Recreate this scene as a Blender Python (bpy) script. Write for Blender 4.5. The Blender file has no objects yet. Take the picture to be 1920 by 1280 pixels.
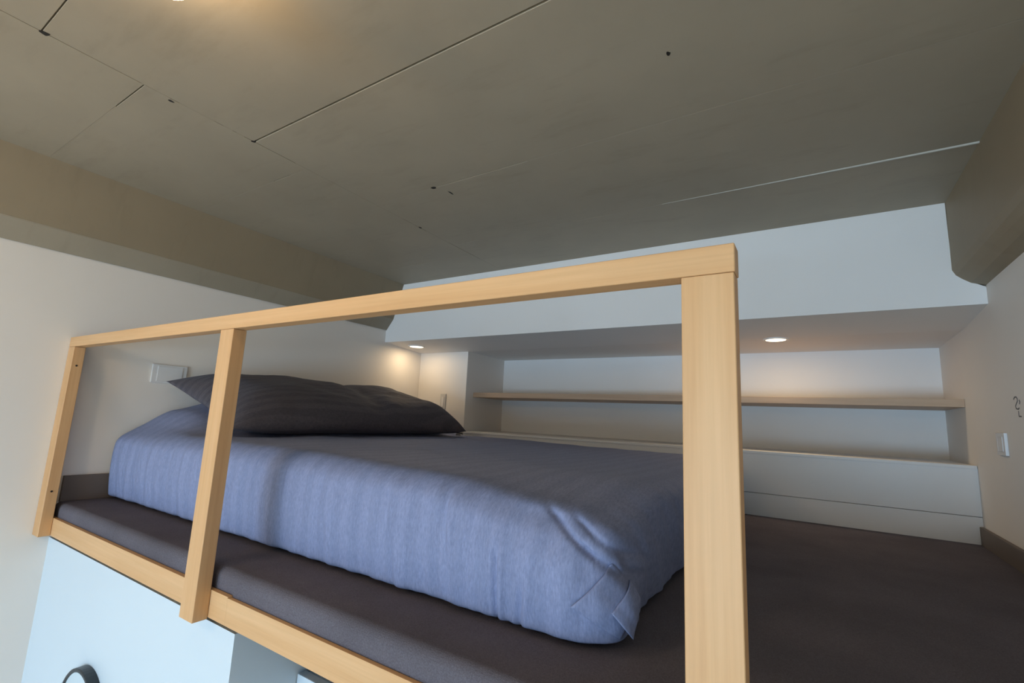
import bpy, bmesh, math, random
from mathutils import Vector, Matrix, noise

# ------------------------------------------------------------------ units
# Everything is laid out in units of S metres around the standing viewer's eye
# point (0,0,0); the room floor is ZF below it.
S = 0.6
ZF = -3.6
def P(x, y, z):
    return Vector((x * S, y * S, (z - ZF) * S))

scene = bpy.context.scene
COL = scene.collection

# ------------------------------------------------------------------ camera
cam_d = bpy.data.cameras.new('camera')
cam = bpy.data.objects.new('camera', cam_d)
COL.objects.link(cam)
right = Vector((0.845502, 0.531894, 0.047062))
down = Vector((-0.046056, 0.160449, -0.985969))
fwd = Vector((-0.531982, 0.831471, 0.160157))
m = Matrix((right, -down, -fwd)).transposed().to_4x4()
m.translation = P(0, 0, 0)
cam.matrix_world = m
cam_d.sensor_width = 36.0
cam_d.lens = 892.607 / 1920 * 36.0
cam_d.clip_start = 0.02
cam_d.clip_end = 100
scene.camera = cam

# ------------------------------------------------------------------ world, daylight, exposure
world = bpy.data.worlds.new('world')
scene.world = world
world.use_nodes = True
wb = world.node_tree.nodes['Background']
wb.inputs[0].default_value = (0.62, 0.78, 1.0, 1)
wb.inputs[1].default_value = 1.2

def area(name, loc, direction, sx, sy, power, col, shape='RECTANGLE', spread=math.pi, parent=None):
    d = bpy.data.lights.new(name, 'AREA')
    d.shape = shape
    d.size = sx
    if shape in ('RECTANGLE', 'ELLIPSE'):
        d.size_y = sy
    d.energy = power
    d.color = col
    d.spread = spread
    o = bpy.data.objects.new(name, d)
    COL.objects.link(o)
    o.location = loc
    o.rotation_euler = Vector(direction).to_track_quat('-Z', 'Y').to_euler()
    if parent:
        o.parent = parent
    return o

# daylight entering by the window in the wall behind the viewer
WX0, WX1, WZ0, WZ1 = -3.3, 0.45, -3.2, -0.1
YF = -7.0
area('window_daylight', P((WX0 + WX1) / 2, YF - 0.32, (WZ0 + WZ1) / 2), (0, 1, -0.9),
     (WX1 - WX0) * S, (WZ1 - WZ0) * S, 255, (0.51, 0.76, 1.0))

scene.view_settings.view_transform = 'Standard'
scene.view_settings.look = 'None'
scene.view_settings.gamma = 1.0
scene.view_settings.use_curve_mapping = False
scene.view_settings.exposure = 0.0

# ------------------------------------------------------------------ materials
def new_mat(name):
    mt = bpy.data.materials.new(name)
    mt.use_nodes = True
    nt = mt.node_tree
    return mt, nt, nt.nodes['Principled BSDF']

def node(nt, kind, **kw):
    n = nt.nodes.new(kind)
    for k, v in kw.items():
        setattr(n, k, v)
    return n

def coords(nt, scale=(1, 1, 1), out='Object'):
    tc = node(nt, 'ShaderNodeTexCoord')
    mp = node(nt, 'ShaderNodeMapping')
    mp.inputs['Scale'].default_value = scale
    nt.links.new(tc.outputs[out], mp.inputs[0])
    return mp.outputs[0]

def tex(nt, vec, scale, detail=4, rough=0.5):
    n = node(nt, 'ShaderNodeTexNoise')
    n.inputs['Scale'].default_value = scale
    n.inputs['Detail'].default_value = detail
    n.inputs['Roughness'].default_value = rough
    nt.links.new(vec, n.inputs['Vector'])
    return n.outputs['Fac']

def ramp(nt, fac, stops):
    r = node(nt, 'ShaderNodeValToRGB')
    e = r.color_ramp.elements
    while len(e) < len(stops):
        e.new(0.5)
    for i, (p, c) in enumerate(stops):
        e[i].position = p
        e[i].color = (*c, 1)
    nt.links.new(fac, r.inputs[0])
    return r.outputs[0]

def bump(nt, bs, fac, strength, dist):
    b = node(nt, 'ShaderNodeBump')
    b.inputs['Strength'].default_value = strength
    b.inputs['Distance'].default_value = dist
    nt.links.new(fac, b.inputs['Height'])
    nt.links.new(b.outputs[0], bs.inputs['Normal'])

def paint(name, c, var=0.05, scale=3.0, rough=0.6, bs_=0.04, spec=0.3):
    mt, nt, bs = new_mat(name)
    v = coords(nt)
    f = tex(nt, v, scale, 5)
    a = tuple(x * (1 - var) for x in c)
    b = tuple(min(1, x * (1 + var)) for x in c)
    nt.links.new(ramp(nt, f, [(0.3, a), (0.7, b)]), bs.inputs['Base Color'])
    bs.inputs['Roughness'].default_value = rough
    bs.inputs['Specular IOR Level'].default_value = spec
    g = tex(nt, v, 260, 2)
    bump(nt, bs, g, bs_, 0.002)
    return mt

def wood(name, axis, a, b, c):
    mt, nt, bs = new_mat(name)
    sc = [26, 26, 26]
    sc[axis] = 1.3
    v = coords(nt, tuple(sc))
    f = tex(nt, v, 1.0, 6, 0.55)
    sc2 = [150, 150, 150]
    sc2[axis] = 4
    f2 = tex(nt, coords(nt, tuple(sc2)), 1.0, 3, 0.6)
    col = ramp(nt, f, [(0.28, a), (0.5, b), (0.72, c)])
    mx = node(nt, 'ShaderNodeMix', data_type='RGBA', blend_type='MULTIPLY')
    mx.inputs[0].default_value = 0.55
    nt.links.new(col, mx.inputs[6])
    nt.links.new(ramp(nt, f2, [(0.3, (0.86, 0.84, 0.80)), (0.65, (1, 1, 1))]), mx.inputs[7])
    nt.links.new(mx.outputs[2], bs.inputs['Base Color'])
    bs.inputs['Roughness'].default_value = 0.48
    bs.inputs['Specular IOR Level'].default_value = 0.35
    bump(nt, bs, f2, 0.05, 0.001)
    return mt

def plain(name, c, rough=0.5, metal=0.0, emit=None, es=0.0):
    mt, nt, bs = new_mat(name)
    bs.inputs['Base Color'].default_value = (*c, 1)
    bs.inputs['Roughness'].default_value = rough
    bs.inputs['Metallic'].default_value = metal
    if emit:
        bs.inputs['Emission Color'].default_value = (*emit, 1)
        bs.inputs['Emission Strength'].default_value = es
    return mt

M = {}
M['wall'] = paint('wall_paint', (0.81, 0.775, 0.735), 0.02, 2.0)
M['white'] = paint('white_paint', (0.82, 0.815, 0.81), 0.015, 2.0, 0.5)
M['panel_white'] = paint('white_laminate', (0.60, 0.68, 0.745), 0.008, 2.0, 0.35, 0.0)
M['plastic'] = paint('white_plastic', (0.74, 0.74, 0.75), 0.01, 8.0, 0.35, 0.0)
M['plate_grey'] = paint('pale_grey_plastic', (0.60, 0.60, 0.60), 0.01, 8.0, 0.35, 0.0)
M['floor'] = wood('floor_oak', 1, (0.66, 0.45, 0.26), (0.74, 0.52, 0.31), (0.80, 0.58, 0.36))
PA, PB, PC = (0.60, 0.335, 0.15), (0.655, 0.385, 0.185), (0.70, 0.435, 0.225)
M['wood_x'] = wood('pine_along_x', 0, PA, PB, PC)
M['wood_z'] = wood('pine_along_z', 2, PA, PB, PC)
M['shelf'] = wood('shelf_pine', 0, (0.46, 0.32, 0.22), (0.53, 0.38, 0.265), (0.60, 0.44, 0.31))
M['taupe'] = paint('taupe_skirting', (0.15, 0.122, 0.106), 0.05, 6.0, 0.5)
M['dark'] = plain('dark_hole', (0.012, 0.010, 0.008), 0.8)
M['ink'] = plain('dark_ink', (0.13, 0.13, 0.135), 0.7)
M['black'] = plain('black_metal', (0.018, 0.026, 0.034), 0.38)
M['pale_glass'] = plain('pale_glass', (0.55, 0.66, 0.74), 0.12)
M['trim_ring'] = plain('downlight_trim', (0.85, 0.83, 0.8), 0.4)
M['lens'] = plain('downlight_lens', (0.9, 0.85, 0.75), 0.4, 0, (1.0, 0.80, 0.56), 4.0)
M['lamp_lens'] = plain('ceiling_lamp_lens', (0.9, 0.85, 0.7), 0.4, 0, (1.0, 0.72, 0.42), 35.0)
M['added_globe'] = plain('added_globe_lens', (0.9, 0.85, 0.7), 0.4, 0, (1.0, 0.70, 0.40), 52.0)  # emitter of the added warm lamp that stays out of view
M['frame'] = paint('window_frame_white', (0.8, 0.8, 0.8), 0.01, 3, 0.4)

# khaki grey ceiling paint, faintly mottled and smeared
def ceiling_mat(name, c):
    mt, nt, bs = new_mat(name)
    v = coords(nt)
    f = tex(nt, v, 1.7, 7, 0.6)
    g = tex(nt, coords(nt, (2.2, 9, 2)), 1.6, 6, 0.65)
    a = tuple(x * 0.90 for x in c)
    b = tuple(x * 1.07 for x in c)
    mx = node(nt, 'ShaderNodeMix', data_type='RGBA', blend_type='MULTIPLY')
    mx.inputs[0].default_value = 0.35
    nt.links.new(ramp(nt, f, [(0.3, a), (0.7, b)]), mx.inputs[6])
    nt.links.new(ramp(nt, g, [(0.25, (0.72, 0.71, 0.69)), (0.45, (1, 1, 1))]), mx.inputs[7])
    nt.links.new(mx.outputs[2], bs.inputs['Base Color'])
    bs.inputs['Roughness'].default_value = 0.55
    bs.inputs['Specular IOR Level'].default_value = 0.3
    bump(nt, bs, tex(nt, v, 120, 3), 0.05, 0.002)
    return mt
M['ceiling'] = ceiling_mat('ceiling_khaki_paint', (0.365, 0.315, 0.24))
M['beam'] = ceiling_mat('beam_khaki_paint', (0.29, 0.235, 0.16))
M['strip'] = ceiling_mat('lit_chamfer_tone', (0.335, 0.295, 0.228))  # lighter than the beam, standing in for light from below on its chamfer
M['bead'] = paint('joint_bead_paint', (0.50, 0.49, 0.44), 0.03)

# charcoal carpet
def carpet_mat():
    mt, nt, bs = new_mat('charcoal_carpet')
    v = coords(nt)
    f = tex(nt, v, 420, 3, 0.7)
    g = tex(nt, v, 5, 4)
    mx = node(nt, 'ShaderNodeMix', data_type='RGBA', blend_type='MULTIPLY')
    mx.inputs[0].default_value = 1.0
    nt.links.new(ramp(nt, f, [(0.25, (0.092, 0.083, 0.096)), (0.75, (0.172, 0.158, 0.188))]), mx.inputs[6])
    nt.links.new(ramp(nt, g, [(0.3, (0.85, 0.85, 0.85)), (0.7, (1.1, 1.1, 1.1))]), mx.inputs[7])
    nt.links.new(mx.outputs[2], bs.inputs['Base Color'])
    bs.inputs['Roughness'].default_value = 0.95
    bs.inputs['Specular IOR Level'].default_value = 0.05
    bs.inputs['Sheen Weight'].default_value = 0.03
    bs.inputs['Sheen Roughness'].default_value = 0.5
    bs.inputs['Sheen Tint'].default_value = (0.7, 0.72, 0.8, 1)
    bump(nt, bs, f, 0.5, 0.004)
    return mt
M['carpet'] = carpet_mat()

# woven bedspread: fine satin stripes running across the bed, woven grain
def cloth_mat(name, c1, c2, stripe, sheen=0.03, wr=0.4):
    mt, nt, bs = new_mat(name)
    v = coords(nt)
    w = node(nt, 'ShaderNodeTexWave', wave_type='BANDS', bands_direction='X')
    w.inputs['Scale'].default_value = stripe
    w.inputs['Distortion'].default_value = 0.6
    w.inputs['Detail'].default_value = 2
    w.inputs['Detail Scale'].default_value = 0.6
    nt.links.new(v, w.inputs['Vector'])
    base = ramp(nt, w.outputs['Fac'], [(0.35, c1), (0.65, c2)])
    g = tex(nt, coords(nt, (60, 14, 14)), 6, 5, 0.7)
    mx = node(nt, 'ShaderNodeMix', data_type='RGBA', blend_type='MULTIPLY')
    mx.inputs[0].default_value = 0.8
    nt.links.new(base, mx.inputs[6])
    nt.links.new(ramp(nt, g, [(0.3, (0.66, 0.67, 0.70)), (0.7, (1.13, 1.13, 1.13))]), mx.inputs[7])
    nt.links.new(mx.outputs[2], bs.inputs['Base Color'])
    bs.inputs['Roughness'].default_value = 0.72
    bs.inputs['Specular IOR Level'].default_value = 0.2
    bs.inputs['Sheen Weight'].default_value = sheen
    bs.inputs['Sheen Roughness'].default_value = 0.45
    bs.inputs['Sheen Tint'].default_value = (0.7, 0.8, 1.0, 1)
    h = tex(nt, coords(nt, (26, 7, 7)), 2.0, 6, 0.65)
    bump(nt, bs, h, wr, 0.006)
    return mt
M['duvet'] = cloth_mat('slate_blue_bedspread', (0.235, 0.27, 0.425), (0.255, 0.29, 0.455), 5.2)
M['pillow'] = cloth_mat('charcoal_pillowcase', (0.085, 0.075, 0.088), (0.105, 0.093, 0.106), 9.0, 0.08, 1.0)
M['tag'] = plain('white_tag', (0.75, 0.72, 0.68), 0.8)

def pane_mat():
    mt = bpy.data.materials.new('window_glass')
    mt.use_nodes = True
    nt = mt.node_tree
    nt.nodes.clear()
    o = node(nt, 'ShaderNodeOutputMaterial')
    mix = node(nt, 'ShaderNodeMixShader')
    t = node(nt, 'ShaderNodeBsdfTransparent')
    g = node(nt, 'ShaderNodeBsdfGlossy')
    g.inputs['Roughness'].default_value = 0.02
    mix.inputs[0].default_value = 0.07
    nt.links.new(t.outputs[0], mix.inputs[1])
    nt.links.new(g.outputs[0], mix.inputs[2])
    nt.links.new(mix.outputs[0], o.inputs[0])
    return mt
M['glass'] = pane_mat()

# ------------------------------------------------------------------ mesh helpers
def obj(name, bm, mat, parent=None, smooth=False):
    me = bpy.data.meshes.new(name)
    bmesh.ops.recalc_face_normals(bm, faces=bm.faces)
    bm.to_mesh(me)
    bm.free()
    if smooth:
        me.polygons.foreach_set('use_smooth', [True] * len(me.polygons))
    me.materials.append(mat)
    o = bpy.data.objects.new(name, me)
    COL.objects.link(o)
    if parent:
        o.parent = parent
    return o

def pymesh(name, vs, fs, mat, parent=None, smooth=True):
    me = bpy.data.meshes.new(name)
    me.from_pydata([tuple(v) for v in vs], [], fs)
    bm = bmesh.new()
    bm.from_mesh(me)
    bmesh.ops.remove_doubles(bm, verts=bm.verts, dist=1e-5)
    bmesh.ops.recalc_face_normals(bm, faces=bm.faces)
    bm.to_mesh(me)
    bm.free()
    if smooth:
        me.polygons.foreach_set('use_smooth', [True] * len(me.polygons))
    me.materials.append(mat)
    o = bpy.data.objects.new(name, me)
    COL.objects.link(o)
    if parent:
        o.parent = parent
    return o

def box_bm(x0, x1, y0, y1, z0, z1, bev=0.0, seg=2, bm=None):
    bm = bm or bmesh.new()
    a, b = P(x0, y0, z0), P(x1, y1, z1)
    r = bmesh.ops.create_cube(bm, size=1)
    for v in r['verts']:
        v.co = Vector([(a[i] + b[i]) / 2 + v.co[i] * (b[i] - a[i]) for i in range(3)])
    if bev:
        es = list({e for v in r['verts'] for e in v.link_edges})
        bmesh.ops.bevel(bm, geom=es, offset=bev * S, segments=seg, affect='EDGES', profile=0.7)
    return bm

def box(name, x0, x1, y0, y1, z0, z1, mat, parent=None, bev=0.0, seg=2):
    return obj(name, box_bm(x0, x1, y0, y1, z0, z1, bev, seg), mat, parent)

def extrude(name, poly, ax, t0, t1, mat, parent=None, smooth=False, bev=0.0):
    """poly: 2-D outline; ax='y': points are (x,z) swept along y; ax='x': points are (y,z) swept along x."""
    bm = bmesh.new()
    def pt(p, t):
        return P(p[0], t, p[1]) if ax == 'y' else P(t, p[0], p[1])
    A = [bm.verts.new(pt(p, t0)) for p in poly]
    B = [bm.verts.new(pt(p, t1)) for p in poly]
    n = len(poly)
    for i in range(n):
        bm.faces.new((A[i], A[(i + 1) % n], B[(i + 1) % n], B[i]))
    bm.faces.new(A)
    bm.faces.new(B[::-1])
    if bev:
        bmesh.ops.bevel(bm, geom=[e for e in bm.edges], offset=bev * S, segments=2, affect='EDGES', profile=0.7)
    return obj(name, bm, mat, parent, smooth)

def empty(name, loc):
    o = bpy.data.objects.new(name, None)
    COL.objects.link(o)
    o.location = loc
    o.empty_display_size = 0.05
    bpy.context.view_layer.update()
    return o

def adopt(root, *kids):
    """Parent keeping the world placement: root is an unrotated Empty."""
    for k in kids:
        k.parent = root
        k.matrix_parent_inverse = Matrix.Translation(-root.location)

def tag(o, label, cat, group=None):
    o['label'] = label
    o['category'] = cat
    if group:
        o['group'] = group
    return o

def struct(o, label, cat):
    o['kind'] = 'structure'
    o['label'] = label
    o['category'] = cat
    return o

# ------------------------------------------------------------------ the room shell
XL, XR = -3.90, 0.835          # side walls
YB = 4.12                      # back wall face and plinth
YN = 4.85                      # back of the shelf niche
YK = 3.55                      # bulkhead face
ZC = 1.372                     # ceiling
ZT = 1.52                      # top of walls
ZP = -0.622                    # loft carpet

struct(box('floor', XL - .2, XR + .2, YF - .2, YN + .3, ZF - .15, ZF, M['floor']), 'oak floor of the room below the loft', 'floor')
struct(box('wall_left', XL - .2, XL, YF, YN, ZF, ZT, M['wall']), 'off-white side wall at the head of the bed', 'wall')
struct(box('wall_right', XR, XR + .2, YF, YN, ZF, ZT, M['wall']), 'greyish white wall at the foot side with a switch', 'wall')
struct(box('wall_back', XL - .2, XR + .2, YN, YN + .2, ZF, ZT, M['white']), 'pale back wall inside the shelf niche', 'wall')
struct(box('wall_pier', XL, -3.2, YB, YN, ZP - .1, .76, M['wall'], bev=.006), 'cream wall pier beside the shelf niche lit by a downlight', 'wall')

# wall behind the viewer, with the window opening
fw = bmesh.new()
for (a, b, c, d) in ((XL - .2, WX0, ZF, ZT), (WX1, XR + .2, ZF, ZT), (WX0, WX1, ZF, WZ0), (WX0, WX1, WZ1, ZT)):
    box_bm(a, b, YF - .2, YF, c, d, bm=fw)
struct(obj('wall_front', fw, M['wall']), 'off-white wall with the window opposite the loft', 'wall')
win = struct(empty('window_1', P((WX0 + WX1) / 2, YF - .1, WZ0)), 'wide white framed window opposite the loft', 'window')
wf = bmesh.new()
t = .07
for (a, b, c, d) in ((WX0, WX0 + t, WZ0, WZ1), (WX1 - t, WX1, WZ0, WZ1), (WX0 + t, WX1 - t, WZ0, WZ0 + t), (WX0 + t, WX1 - t, WZ1 - t, WZ1),
                     ((WX0 + WX1) / 2 - t / 2, (WX0 + WX1) / 2 + t / 2, WZ0 + t, WZ1 - t)):
    box_bm(a, b, YF - .15, YF - .07, c, d, bm=wf)
xm = (WX0 + WX1) / 2
adopt(win, obj('window_frame', wf, M['frame']),
      box('pane', WX0 + t, xm - t / 2, YF - .115, YF - .105, WZ0 + t, WZ1 - t, M['glass']),
      box('pane', xm + t / 2, WX1 - t, YF - .115, YF - .105, WZ0 + t, WZ1 - t, M['glass']))

# ---- ceiling: slab with painted boards, open joints here and there, filler elsewhere
ceil = struct(box('ceiling', XL - .2, XR + .2, YF - .2, YN + .2, ZC + .012, ZC + .16, M['ceiling']), 'khaki grey painted board ceiling with open joints', 'ceiling')
CX = -2.43
G = .0022                                       # half joint
right_y = [.365 + .8275 * k for k in range(-9, 4)]   # ... .365 1.19 2.02 2.85
left_y = [.70 + .80 * k for k in range(-10, 4)]       # ... .70 1.50 2.30 3.10
def boards(x0, x1, ys):
    ys = [YF] + [y for y in ys if YF + .1 < y < YK - .05] + [YK + .04]
    for a, b in zip(ys[:-1], ys[1:]):
        wide = lambda y: .0045 if abs(y - 1.1925) < .01 and x0 > -3 else G
        ga = wide(a) if a > YF else 0
        gb = wide(b) if b < YK else 0
        box('ceiling_board', x0, x1, a + ga, b - gb, ZC, ZC + .0121, M['ceiling'], ceil, bev=.0012, seg=1)
boards(XL + .02, CX - G, left_y)
boards(CX + G, XR - .02, right_y)
# filled lengths of the joints
def fill_x(y, x0, x1, h=.0):
    box('joint_filler', x0, x1, y - G, y + G, ZC - h, ZC + .011, M['ceiling'], ceil)
def fill_y(x, y0, y1):
    box('joint_filler', x - G, x + G, y0, y1, ZC, ZC + .011, M['ceiling'], ceil)
for y0, y1 in ((YF, -.6), (.69, .80), (.84, .99), (1.035, 1.08), (1.10, 1.14), (1.43, 2.28), (2.36, 2.40), (2.52, 2.78), (3.2, YK)):
    fill_y(CX, y0, y1)
for y in right_y:
    if abs(y - 1.19) < .05 or y < YF + .1:
        continue
    if abs(y - .365) < .05:
        fill_x(y, -2.1, XR)
    elif abs(y - 2.02) < .05:
        fill_x(y, CX + G, -1.94); fill_x(y, -1.25, XR)
    elif abs(y - 2.8475) < .05:
        fill_x(y, CX + G, XR)
    else:
        fill_x(y, CX + G, XR)
for y in left_y:
    if y < YF + .1:
        continue
    if abs(y - .70) < .05:
        fill_x(y, XL + .1, -2.74)
    elif abs(y - 1.50) < .05:
        fill_x(y, XL + .1, -2.75); fill_x(y, -2.58, CX - G)
    else:
        fill_x(y, XL + .1, CX - G)
# raised pale bead along one joint, tapering away
bm = bmesh.new()
for i in range(24):
    x = .72 - i * .064
    w = .0075 * (1 - (i / 24) ** 2) + .001
    d = .006 * (1 - (i / 24)) + .0008
    for yy, zz in ((-w, 0), (-w * .5, -d), (w * .5, -d), (w, 0)):
        bm.verts.new(P(x, 2.8475 + yy, ZC + zz))
bm.verts.ensure_lookup_table()
for i in range(23):
    for k in range(3):
        bm.faces.new([bm.verts[j] for j in (i * 4 + k, i * 4 + k + 1, i * 4 + k + 5, i * 4 + k + 4)])
obj('joint_bead', bm, M['bead'], ceil)
# small chips and nail holes in the boards
random.seed(4)
def chip(x, y, rx, ry):
    bm = bmesh.new()
    vs = []
    n = 9
    for i in range(n):
        a = 2 * math.pi * i / n
        k = random.uniform(.6, 1.15)
        vs.append(bm.verts.new(P(x + rx * k * math.cos(a), y + ry * k * math.sin(a), ZC - .0008)))
    bm.faces.new(vs)
    r = bmesh.ops.extrude_face_region(bm, geom=bm.faces[:])
    for v in r['geom']:
        if isinstance(v, bmesh.types.BMVert):
            v.co.z += .002
    obj('chip', bm, M['dark'], ceil)
chip(-2.449, .815, .010, .014)
chip(-1.915, 2.02, .022, .014)
chip(-1.86, 2.12, .006, .03)
chip(-2.43, 1.19, .012, .012)
chip(-.403, 1.615, .008, .012)
chip(CX, .375, .016, .02)
chip(CX + .004, 2.45, .01, .02)

# ---- boxed beams along both side walls
lb = [(-3.685, ZC + .02), (-3.785, 1.05), (-3.800, 1.003), (-3.806, .995), (XL + .008, .886), (XL + .008, .896), (XL - .03, .896), (XL - .03, ZC + .02)]
rb = [(.702, ZC + .02), (.700, .96), (.715, .927), (.74, .903), (.775, .876), (.80, .868), (XR + .03, .848), (XR + .03, ZC + .02)]
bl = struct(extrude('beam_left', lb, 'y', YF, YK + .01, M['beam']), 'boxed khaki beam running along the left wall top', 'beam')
extrude('lit_chamfer_strip', [(-3.8015, .999), (-3.804, .9915), (XL + .010, .8835), (XL + .014, .8885)], 'y', YF, YK - .001, M['strip'], bl)  # laid over the chamfer to give it a lit tone by colour
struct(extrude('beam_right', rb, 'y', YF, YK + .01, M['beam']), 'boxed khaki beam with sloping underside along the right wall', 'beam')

# ---- bulkhead board cut round the beams, and soffit under it
ZB = .750
bk = [(XL, ZB), (XR, ZB), (XR, .848)] + [(x, z) for x, z in rb[5:1:-1]] + [(.700, .96), (.700, ZC), (-3.69, ZC), (-3.785, 1.05), (-3.806, .995), (XL, .89)]
struct(extrude('wall_bulkhead', bk, 'y', YK, YK + .05, M['white'], bev=.003), 'white bulkhead board above the shelf niche', 'bulkhead')
sf = [(YK + .02, ZB + .02), (YK + .012, ZB), (YB, .708), (YN, .700), (YN, .80), (YK + .02, .80)]
struct(extrude('soffit', sf, 'x', XL, XR, M['wall']), 'off-white sloping soffit with two downlights', 'soffit')

# ---- plinth and ledge under the niche
pl = struct(empty('wall_plinth', P(-1.2, YB, ZP)), 'white boxed plinth wall below the niche ledge', 'wall')
adopt(pl, box('board', XL, XR, YB, YB + .05, -.458, -.17, M['white'], bev=.002),
      box('board', XL, XR, YB + .002, YB + .05, ZP - .05, -.461, M['white'], bev=.002))
struct(box('trim_1', XL + .71, XR - .003, YB - .012, YN, -.172, -.152, M['white'], bev=.003), 'thin white ledge board along the bottom of the niche', 'ledge')

# ---- skirting boards
struct(box('baseboard_left', XL, XL + .022, 1.09, YB, ZP, -.470, M['taupe'], bev=.004), 'taupe skirting board at the head of the bed', 'baseboard')
struct(box('baseboard_right', XR - .022, XR, 1.09, YB - .012, ZP, -.515, M['taupe'], bev=.004), 'taupe skirting board along the right wall', 'baseboard')

# ------------------------------------------------------------------ loft floor: carpeted deck with rounded nosing
def carpet_piece(x0, x1, yf, bottom):
    pts = [(YB + .02, ZP)]
    r = .035
    for i in range(9):
        a = math.pi / 2 * i / 8
        pts.append((yf + r - r * math.sin(a), ZP - r + r * math.cos(a)))
    pts += [(yf, bottom), (YB + .02, bottom)]
    return extrude('carpet', pts, 'x', x0, x1, M['carpet'])
deck = struct(empty('floor_loft', P(-1.5, 2.5, ZP)), 'charcoal carpeted loft floor with rounded front nosing', 'floor')
adopt(deck, carpet_piece(XL, -3.0015, 1.0765, -.79), carpet_piece(-3.0, -1.866, 1.0765, -.79),
      carpet_piece(-1.864, XR, 1.0725, -.79))

# ------------------------------------------------------------------ guard rail
rail = tag(empty('guard_rail', P(-2.0, 1.03, -.8)), 'pale pine guard rail with three posts along the loft edge', 'guard rail')
PY0, PY1 = 1.0, 1.055
adopt(rail, box('top_rail', XL + .002, -.122, PY0, PY1, .3105, .3705, M['wood_x'], bev=.004, seg=3))
left_post = None
for x0, x1, zb in ((XL + .002, XL + .100, -.797), (-2.086, -1.986, -.803), (-.226, -.124, -.803)):
    p = box('post', x0, x1, PY0, PY1, zb, .3095, M['wood_z'], bev=.004, seg=3)
    adopt(rail, p)
    left_post = left_post or p
adopt(rail, box('bottom_rail', XL + .004, -1.868, PY1 + .001, 1.0755, -.797, -.699, M['wood_x'], bev=.002),
      box('bottom_rail', -1.868, XR - .004, PY1 + .001, 1.0715, -.797, -.703, M['wood_x'], bev=.002))
for y, z in ((1.026, .195), (1.024, -.545)):
    bm = bmesh.new()
    bmesh.ops.create_cone(bm, cap_ends=True, segments=14, radius1=.0062 * S, radius2=.005 * S, depth=.004 * S,
                          matrix=Matrix.Translation(P(XL + .1005, y, z)) @ Matrix.Rotation(math.pi / 2, 4, 'Y'))
    sc = obj('screw', bm, M['dark'])
    sc.parent = left_post
    sc.matrix_parent_inverse = left_post.matrix_world.inverted()
    sc.parent = left_post

# ------------------------------------------------------------------ the bed
def sstep(a, b, x):
    t = max(0, min(1, (x - a) / (b - a)))
    return t * t * (3 - 2 * t)
MX0, MX1 = XL + .028, -.515
MY0, MY1 = 1.318, 4.09
MZ1 = -.185
def hump(x, y):
    """pillow tucked under the spread at the head"""
    h = sstep(-3.02, -3.62, x) * (sstep(1.36, 1.62, y) * .13 + sstep(1.55, 1.95, y) * .09)
    return h * (1 - .6 * sstep(3.6, 4.1, y))
def top_z(x, y):
    z = MZ1 - .022 * sstep(-2.6, -.6, x) - .010 * sstep(-.4, -1, -(y - 1.3))
    z += .010 * noise.noise(Vector((x * 1.3, y * 1.5, 3.1)))
    z += .006 * noise.noise(Vector((x * 5, y * 3.0, 8.1)))
    return z + hump(x, y)

random.seed(21)
CREASES = [(-.855, -.66, -.33, -.10, .016), (-.755, -.66, -.42, -.06, .013)]
for _i in range(34):
    _z0 = random.uniform(-.66, -.45)
    CREASES.append((random.uniform(-3.8, -.75), _z0, _z0 + random.uniform(.14, .34), random.uniform(-.22, .06), random.uniform(.002, .0065)))
def fold(x, z, y):
    """pleats of the spread hanging down the front side"""
    q = noise.noise(Vector((x * 2.3, 0, z * .7))) * .8
    a = 0.0
    a += .0030 * math.sin(x * 47 + 3 * q + z * 3.0)
    a += .0026 * math.sin(x * 96 + 6 * q - z * 5.0 + 1.3) * (.4 + .6 * abs(q))
    for cx_, z0, z1, sl, am in CREASES:
        k = (x - cx_ - (z + .4) * sl) / .011
        if abs(k) < 4:
            a -= am * math.exp(-k * k) * sstep(z0, z0 + .06, z) * sstep(z1, z1 - .10, z)
            a += am * .6 * math.exp(-(k - 1.9) ** 2 / 1.6) * sstep(z0, z0 + .06, z) * sstep(z1, z1 - .10, z)
    a += .010 * noise.noise(Vector((x * 6 + z * 1.2, 4.0, z * 1.6)))
    a += .006 * abs(noise.noise(Vector((x * 17 + z * 2.5, 9.0, z * 4))))
    return a

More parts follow.
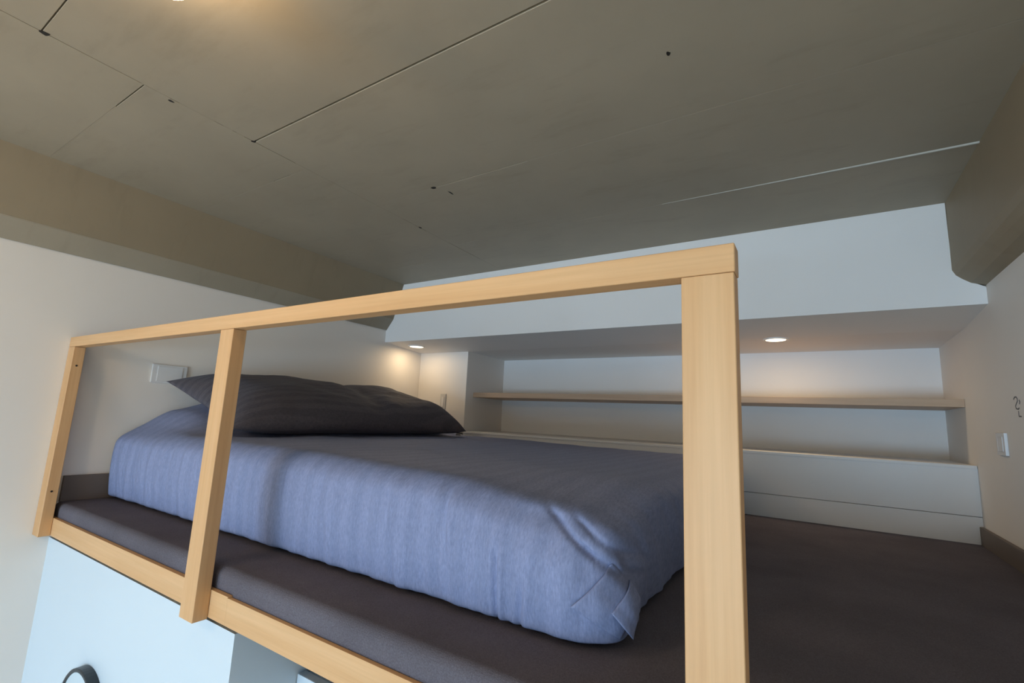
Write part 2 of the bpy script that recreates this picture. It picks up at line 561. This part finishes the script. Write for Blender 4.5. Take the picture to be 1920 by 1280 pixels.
def mattress_mesh():
    NX, NY, NZ = 540, 150, 64
    hx, hy = (MX1 - MX0) / 2, (MY1 - MY0) / 2
    cx, cy = (MX0 + MX1) / 2, (MY0 + MY1) / 2
    hz = (MZ1 - ZP) / 2
    cz = (MZ1 + ZP) / 2
    vs, fs = [], []
    def pos(a, b, c):
        # a,b,c in -1..1 on the cube surface
        p = [a * hx, b * hy, c * hz]
        # corner rounding: wide in plan at the foot, small against the wall
        rx = .15 if a > 0 else .02
        r = (rx, .12 if c > 0 else .12, .10 if c > 0 else .03)
        q, n = [], []
        for i, h in enumerate((hx, hy, hz)):
            lim = h - r[i]
            k = max(-lim, min(lim, p[i]))
            q.append(k)
            n.append((p[i] - k) / r[i])
        # rounding acts at upper edges and the vertical edges; the foot of the spread keeps a tight tuck
        L = math.sqrt(sum(t * t for t in n))
        mx = max(abs(t) for t in n)
        if L > 1e-9 and mx > 0:
            n = [t * (mx / L) for t in n]
        pt = [q[i] + n[i] * r[i] for i in range(3)]
        x, y, z = pt[0] + cx, pt[1] + cy, pt[2] + cz
        tz = (z - ZP) / (MZ1 - ZP)              # 0 at carpet .. 1 at top
        front = sstep(.35, .95, -n[1])
        foot = sstep(.35, .95, n[0])
        up = sstep(.3, .9, n[2])
        # tuck in slightly and belly out
        belly = .022 * math.sin(math.pi * min(1, max(0, tz))) - .006
        # creases fan out towards the foot corner
        fan = sstep(-1.1, -.6, x)
        if front > 0:
            d = fold(x + (.5 - tz) * .10 * fan, z, y) * (1 - .55 * up) + belly
            d += -.030 * fan * sstep(.55, .95, tz)
            y -= d * front
        if foot > 0:
            d = .9 * fold(y * .8 + tz * .25, z, x) + belly
            x += d * foot
        # sagging of the spread near the upper foot corner
        c = sstep(-1.25, -.5, x) * sstep(1.95, 1.3, y)
        z -= .070 * c * tz
        # the gathered, folded bundle at the bottom of that corner
        g = sstep(-.80, -.56, x) * sstep(1.75, 1.45, y) * sstep(.62, .25, tz)
        x += .030 * g
        y += .004 * g
        # deep diagonal creases on that corner
        dg = (x + .62) * .75 + (y - 1.42) * .2 + (z + .33) * .95
        cr = math.exp(-(dg / .012) ** 2) * .022 + math.exp(-((dg - .055) / .010) ** 2) * .014
        w = sstep(-.95, -.72, x) * sstep(1.9, 1.5, y) * sstep(.2, .45, tz) * (1 - sstep(.92, 1.0, tz) * .4)
        y += cr * w * .8
        x -= cr * w * .4
        # head: the spread rides over a pillow beneath it
        if tz > .0:
            lift = top_z(x, y) - MZ1
            z += lift * sstep(.45, 1.0, tz)
        # hem wanders a little over the carpet
        if c < 0 and tz < .1:
            y += .010 * noise.noise(Vector((x * 5.5, 2, 2))) - .004
        z = max(z, ZP + .001)
        return P(x, y, z)
    def patch(nu, nv, fn):
        base = len(vs)
        for j in range(nv + 1):
            for i in range(nu + 1):
                vs.append(fn(-1 + 2 * i / nu, -1 + 2 * j / nv))
        for j in range(nv):
            for i in range(nu):
                a = base + j * (nu + 1) + i
                fs.append((a, a + 1, a + nu + 2, a + nu + 1))
    patch(NX, NY, lambda u, v: pos(u, v, 1))
    patch(NX, NZ, lambda u, v: pos(u, -1, v))
    patch(NX // 3, 12, lambda u, v: pos(-1 + 2 * round((u + 1) / 2 * NX) / NX, 1, v))
    patch(NY, NZ, lambda u, v: pos(1, u, v))
    patch(NY, 12, lambda u, v: pos(-1, u, v))
    return vs, fs

bed = tag(empty('covered_mattress', P((MX0 + MX1) / 2, (MY0 + MY1) / 2, ZP)), 'large mattress wrapped in a slate blue bedspread on the loft carpet', 'bed')
vs, fs = mattress_mesh()
spread = pymesh('bedspread', vs, fs, M['duvet'])
adopt(bed, spread)

# tucked folds at the lower foot corner, laid on the spread's surface
from mathutils.bvhtree import BVHTree
tree = BVHTree.FromPolygons([v.co[:] for v in spread.data.vertices], [p.vertices[:] for p in spread.data.polygons])
FN = Vector((.62, -.78, .05)).normalized()
def corner_fold(quad, lift, base, n=22):
    top, idx = [], {}
    bm = bmesh.new()
    for j in range(n + 1):
        for i in range(n + 1):
            a, b = i / n, j / n
            A, B, C, D = [Vector(q) for q in quad]
            p = (A * (1 - a) + B * a) * (1 - b) + (D * (1 - a) + C * a) * b
            w = P(*p)
            h = tree.ray_cast(w + FN * .25, -FN, .6)[0] or w
            up = base * S + lift(a, b) * S
            idx[i, j, 1] = bm.verts.new(h + FN * up)
            idx[i, j, 0] = bm.verts.new(h + FN * (up - .004))
    for j in range(n):
        for i in range(n):
            for k in (0, 1):
                bm.faces.new((idx[i, j, k], idx[i + 1, j, k], idx[i + 1, j + 1, k], idx[i, j + 1, k]))
    for i in range(n):
        for c in (0, n):
            bm.faces.new((idx[i, c, 0], idx[i + 1, c, 0], idx[i + 1, c, 1], idx[i, c, 1]))
            bm.faces.new((idx[c, i, 0], idx[c, i + 1, 0], idx[c, i + 1, 1], idx[c, i, 1]))
    return obj('corner_fold', bm, M['duvet'], smooth=True)
adopt(bed,
      corner_fold([(-.639, 1.346, -.505), (-.540, 1.426, -.399), (-.470, 1.483, -.473), (-.520, 1.44, -.596)],
                  lambda a, b: .016 * (1 - a) * (1 - b) * 1.2 + .010 * a * (1 - a) * 4 * b, .004),
      corner_fold([(-.553, 1.417, -.517), (-.492, 1.470, -.450), (-.465, 1.488, -.499), (-.496, 1.457, -.590)],
                  lambda a, b: .030 * (1 - a) * b + .012 * a * b, .020))

# ------------------------------------------------------------------ pillow leaning at the head
def pillow_mesh():
    NU, NV = 70, 150
    vs, fs = [], []
    ang = math.radians(17)
    cx, cy, cz = -3.37, 2.72, -.005
    hx, hy = .45, 1.18
    def pt(u, v, side):
        # pointed corners: edges curve inwards between them
        px = u * hx * (1 - .055 * math.cos(v * math.pi / 2) ** 1 * 1.0 + .03 * v * v)
        py = v * (hy if v < 0 else hy * .865) * (1 - .045 * math.cos(u * math.pi / 2))
        e = max(0, (1 - abs(u) ** 3.2)) ** .55 * max(0, (1 - abs(v) ** (6.5 if v < 0 else 9))) ** .70
        dip = 1 - .14 * math.exp(-((v - .06) / .10) ** 2)
        th = .205 * e * (dip if side > 0 else .5)
        wr = .020 * e * noise.noise(Vector((px * 5, py * 3.2, side * 2.0))) + .006 * e * noise.noise(Vector((px * 16, py * 9, 5)))
        x, z = px, side * th + wr
        X = x * math.cos(ang) + z * math.sin(ang)
        Z = -x * math.sin(ang) + z * math.cos(ang)
        y = py
        # near upper corner sticks out and up
        k = sstep(.70, 1.0, -v) * sstep(.1, .95, -u)
        Z += .015 * k
        y -= .02 * k
        # far end drops flat on the spread
        f = sstep(.55, 1.0, v)
        Z -= .17 * f * sstep(.6, -.9, u)
        X += .06 * f
        x, y, z = X + cx, y + cy, Z + cz
        x = max(x, XL + .03)
        z = max(z, top_z(x, y) + .006 + (.001 if side > 0 else 0))
        return P(x, y, z)
    for side in (1, -1):
        base = len(vs)
        for j in range(NV + 1):
            for i in range(NU + 1):
                u, v = -1 + 2 * i / NU, -1 + 2 * j / NV
                u = math.sin(u * math.pi / 2) * .5 + u * .5
                v = math.sin(v * math.pi / 2) * .5 + v * .5
                vs.append(pt(u, v, side))
        for j in range(NV):
            for i in range(NU):
                a = base + j * (NU + 1) + i
                fs.append((a, a + 1, a + NU + 2, a + NU + 1))
    return vs, fs
vs, fs = pillow_mesh()
pil_root = tag(empty('pillow', P(-3.4, 2.74, -.17)), 'long charcoal pillow leaning at the head of the bed', 'pillow')
pil = pymesh('pillowcase', vs, fs, M['pillow'])
bm = box_bm(-2.985, -2.925, 3.725, 3.75, -.186, -.168, .003)
adopt(pil_root, pil, obj('care_tag', bm, M['tag']))
pil_root.children[-1]['label'] = 'small white cloth tag'

# ------------------------------------------------------------------ shelf in the niche
tag(box('shelf', -3.199, XR - .001, 4.255, YN - .001, .216, .268, M['shelf'], bev=.003), 'long pale wooden shelf board spanning the niche', 'shelf')

# ------------------------------------------------------------------ recessed downlights
def soffit_z(y):
    return ZB + (.708 - ZB) * (y - YK) / (YB - YK) if y < YB else .708 - (.008) * (y - YB) / (YN - YB)
def ring_bm(r0, r1, h, loc, n=40):
    bm = bmesh.new()
    prof = [(r0, 0), (r0, -h), (r1 * .97, -h), (r1, -h * .4), (r1, 0)]
    rows = []
    for i in range(n):
        a = 2 * math.pi * i / n
        rows.append([bm.verts.new(loc + Vector((r * math.cos(a) * S, r * math.sin(a) * S, z * S))) for r, z in prof])
    for i in range(n):
        A, B = rows[i], rows[(i + 1) % n]
        for k in range(len(prof)):
            k2 = (k + 1) % len(prof)
            bm.faces.new((A[k], A[k2], B[k2], B[k]))
    return bm
def disc_bm(r, h, loc, n=40):
    bm = bmesh.new()
    bmesh.ops.create_cone(bm, cap_ends=True, segments=n, radius1=r * S * .96, radius2=r * S, depth=h * S, matrix=Matrix.Translation(loc + Vector((0, 0, -h * S / 2))))
    return bm
def downlight(x, y, r, power, label):
    z = soffit_z(y)
    root = tag(empty('downlight', P(x, y, z)), label, 'light', 'soffit downlights')
    adopt(root, obj('trim_ring', ring_bm(r * .86, r * 1.12, .010, P(x, y, z + .004)), M['trim_ring'], smooth=False),
          obj('lens', disc_bm(r * .86, .008, P(x, y, z + .002)), M['lens']))
    lt = area('lamp', P(x, y, z - .012), (0, 0, -1), r * 1.5 * S, 0, power, (1.0, .74, .44), 'DISK')
    adopt(root, lt)
    return root
downlight(-3.66, 3.79, .085, .68, 'small lit downlight in the soffit above the pillow')
downlight(-.235, 4.18, .082, 1.3, 'small lit downlight in the soffit above the shelf')

# opal globe lamp on a short stem, its lower rim just touching the top of the view
def globe_lamp(LX, LY, LZ, LR, label, lens='lamp_lens'):
    cl = tag(empty('ceiling_lamp', P(LX, LY, ZC)), label, 'light', 'globe lamps on the ceiling')
    bm = bmesh.new()
    bmesh.ops.create_uvsphere(bm, u_segments=28, v_segments=18, radius=LR * S, matrix=Matrix.Translation(P(LX, LY, LZ)))
    gl = obj('globe', bm, M[lens], smooth=True)
    bm = bmesh.new()
    bmesh.ops.create_cone(bm, cap_ends=True, segments=24, radius1=.02 * S, radius2=.02 * S, depth=(ZC - LZ - LR + .012) * S,
                          matrix=Matrix.Translation(P(LX, LY, (ZC + LZ + LR - .010) / 2)))
    adopt(cl, gl, obj('canopy', disc_bm(.045, .012, P(LX, LY, ZC)), M['trim_ring']), obj('stem', bm, M['trim_ring']))
globe_lamp(-1.515, .435, 1.24, .085, 'warm glowing globe lamp on the ceiling at the top edge')
globe_lamp(-2.2, -1.3, .80, .14, 'added unseen globe lamp on a long stem, warming ceiling and left wall', 'added_globe')  # invented lamp out of view, put in to warm the ceiling and left wall

# ------------------------------------------------------------------ switches and sockets
ol = tag(empty('socket_plate', P(XL, 1.565, .13)), 'wide white socket plate on the wall above the bed', 'socket plate')
adopt(ol, box('plate', XL, XL + .013, 1.455, 1.675, .133, .262, M['plastic'], bev=.004),
      box('insert', XL + .011, XL + .017, 1.487, 1.645, .145, .250, M['plastic'], bev=.003))
sp = tag(empty('switch_plate', P(-3.49, YB, .06)), 'slim pale grey switch plate on the cream pier beside the niche', 'switch plate')
adopt(sp, box('plate', -3.545, -3.470, YB - .011, YB, .062, .240, M['plate_grey'], bev=.004),
      box('rocker', -3.525, -3.490, YB - .016, YB - .009, .095, .207, M['plastic'], bev=.003))
rs = tag(empty('switch_plate', P(XR, 3.57, -.07)), 'white switch plate on the right wall under the handwritten marks', 'switch plate')
adopt(rs, box('plate', XR - .013, XR, 3.495, 3.635, -.068, .048, M['plastic'], bev=.003),
      box('rocker', XR - .0150, XR - .012, 3.525, 3.605, -.048, .028, M['plastic'], bev=.003))

# handwritten marks on the right wall, strokes standing a hair off the paint
def strokes(lines, w):
    bm = bmesh.new()
    for ln in lines:
        pts = []
        for a, b in zip(ln[:-1], ln[1:]):
            for k in range(4):
                pts.append((a[0] + (b[0] - a[0]) * k / 4, a[1] + (b[1] - a[1]) * k / 4))
        pts.append(ln[-1])
        rows = []
        for i, p in enumerate(pts):
            a, b = pts[max(0, i - 1)], pts[min(len(pts) - 1, i + 1)]
            d = Vector((b[0] - a[0], b[1] - a[1])).normalized()
            n = Vector((-d.y, d.x)) * w
            rows.append([bm.verts.new(P(XR - .0012, p[0] + n.x, p[1] + n.y)), bm.verts.new(P(XR - .0012, p[0] - n.x, p[1] - n.y)),
                         bm.verts.new(P(XR, p[0] - n.x, p[1] - n.y)), bm.verts.new(P(XR, p[0] + n.x, p[1] + n.y))])
        for A, B in zip(rows[:-1], rows[1:]):
            for k in range(4):
                bm.faces.new((A[k], A[(k + 1) % 4], B[(k + 1) % 4], B[k]))
    return bm
mk = strokes([[(3.335, .212), (3.318, .222), (3.295, .222), (3.282, .212), (3.285, .200), (3.305, .188), (3.318, .178), (3.312, .166), (3.285, .162), (3.268, .168)],
              [(3.262, .205), (3.252, .196), (3.262, .186)],
              [(3.285, .154), (3.287, .128), (3.25, .126)]], .0032)
tag(obj('wall_marking', mk, M['ink']), 'dark handwritten marks on the right wall above the switch', 'writing')

# ------------------------------------------------------------------ below the loft
PX1 = -1.832
bm = bmesh.new()
box_bm(XL, PX1, 1.08, 1.14, ZF, -.824, bm=bm)
box_bm(PX1 - .06, PX1, 1.14, 4.1, ZF, -.812, bm=bm)
struct(obj('wall_below', bm, M['panel_white']), 'bright white wall panel under the loft edge', 'wall')
cb = tag(empty('white_cabinet', P(-1.2, 1.6, ZF)), 'white cabinet tucked under the loft beside the panel', 'cabinet')
adopt(cb, box('body', PX1 + .002, -.6, 1.40, 2.0, ZF, -1.075, M['panel_white'], bev=.004),
      box('door', PX1 + .006, -1.22, 1.36, 1.398, ZF + .1, -1.06, M['panel_white'], bev=.004),
      box('door', -1.21, -.604, 1.36, 1.398, ZF + .1, -1.06, M['panel_white'], bev=.004))

# round fixture on the white panel (only its crown is in view)
def lathe_y(prof, cx, cz, n=56):
    bm = bmesh.new()
    rows = []
    for i in range(n):
        a = 2 * math.pi * i / n
        rows.append([bm.verts.new(P(cx + r * math.cos(a), y, cz + r * math.sin(a))) for r, y in prof])
    for i in range(n):
        A, B = rows[i], rows[(i + 1) % n]
        for k in range(len(prof) - 1):
            bm.faces.new((A[k], A[k + 1], B[k + 1], B[k]))
    return bm
fx = tag(empty('round_wall_clock', P(-3.07, 1.08, -1.55)), 'round black rimmed dial on the white panel, cut by the bottom edge', 'clock')
FX, FZ, FR = -3.00, -1.485, .215
adopt(fx, obj('rim', lathe_y([(FR, 1.08), (FR, 1.040), (FR - .004, 1.036), (FR - .014, 1.036), (FR - .018, 1.040), (FR - .018, 1.05)], FX, FZ), M['black'], smooth=False),
      obj('glass', lathe_y([(FR - .017, 1.043), (FR * .5, 1.041), (.0005, 1.040)], FX, FZ), M['pale_glass']))
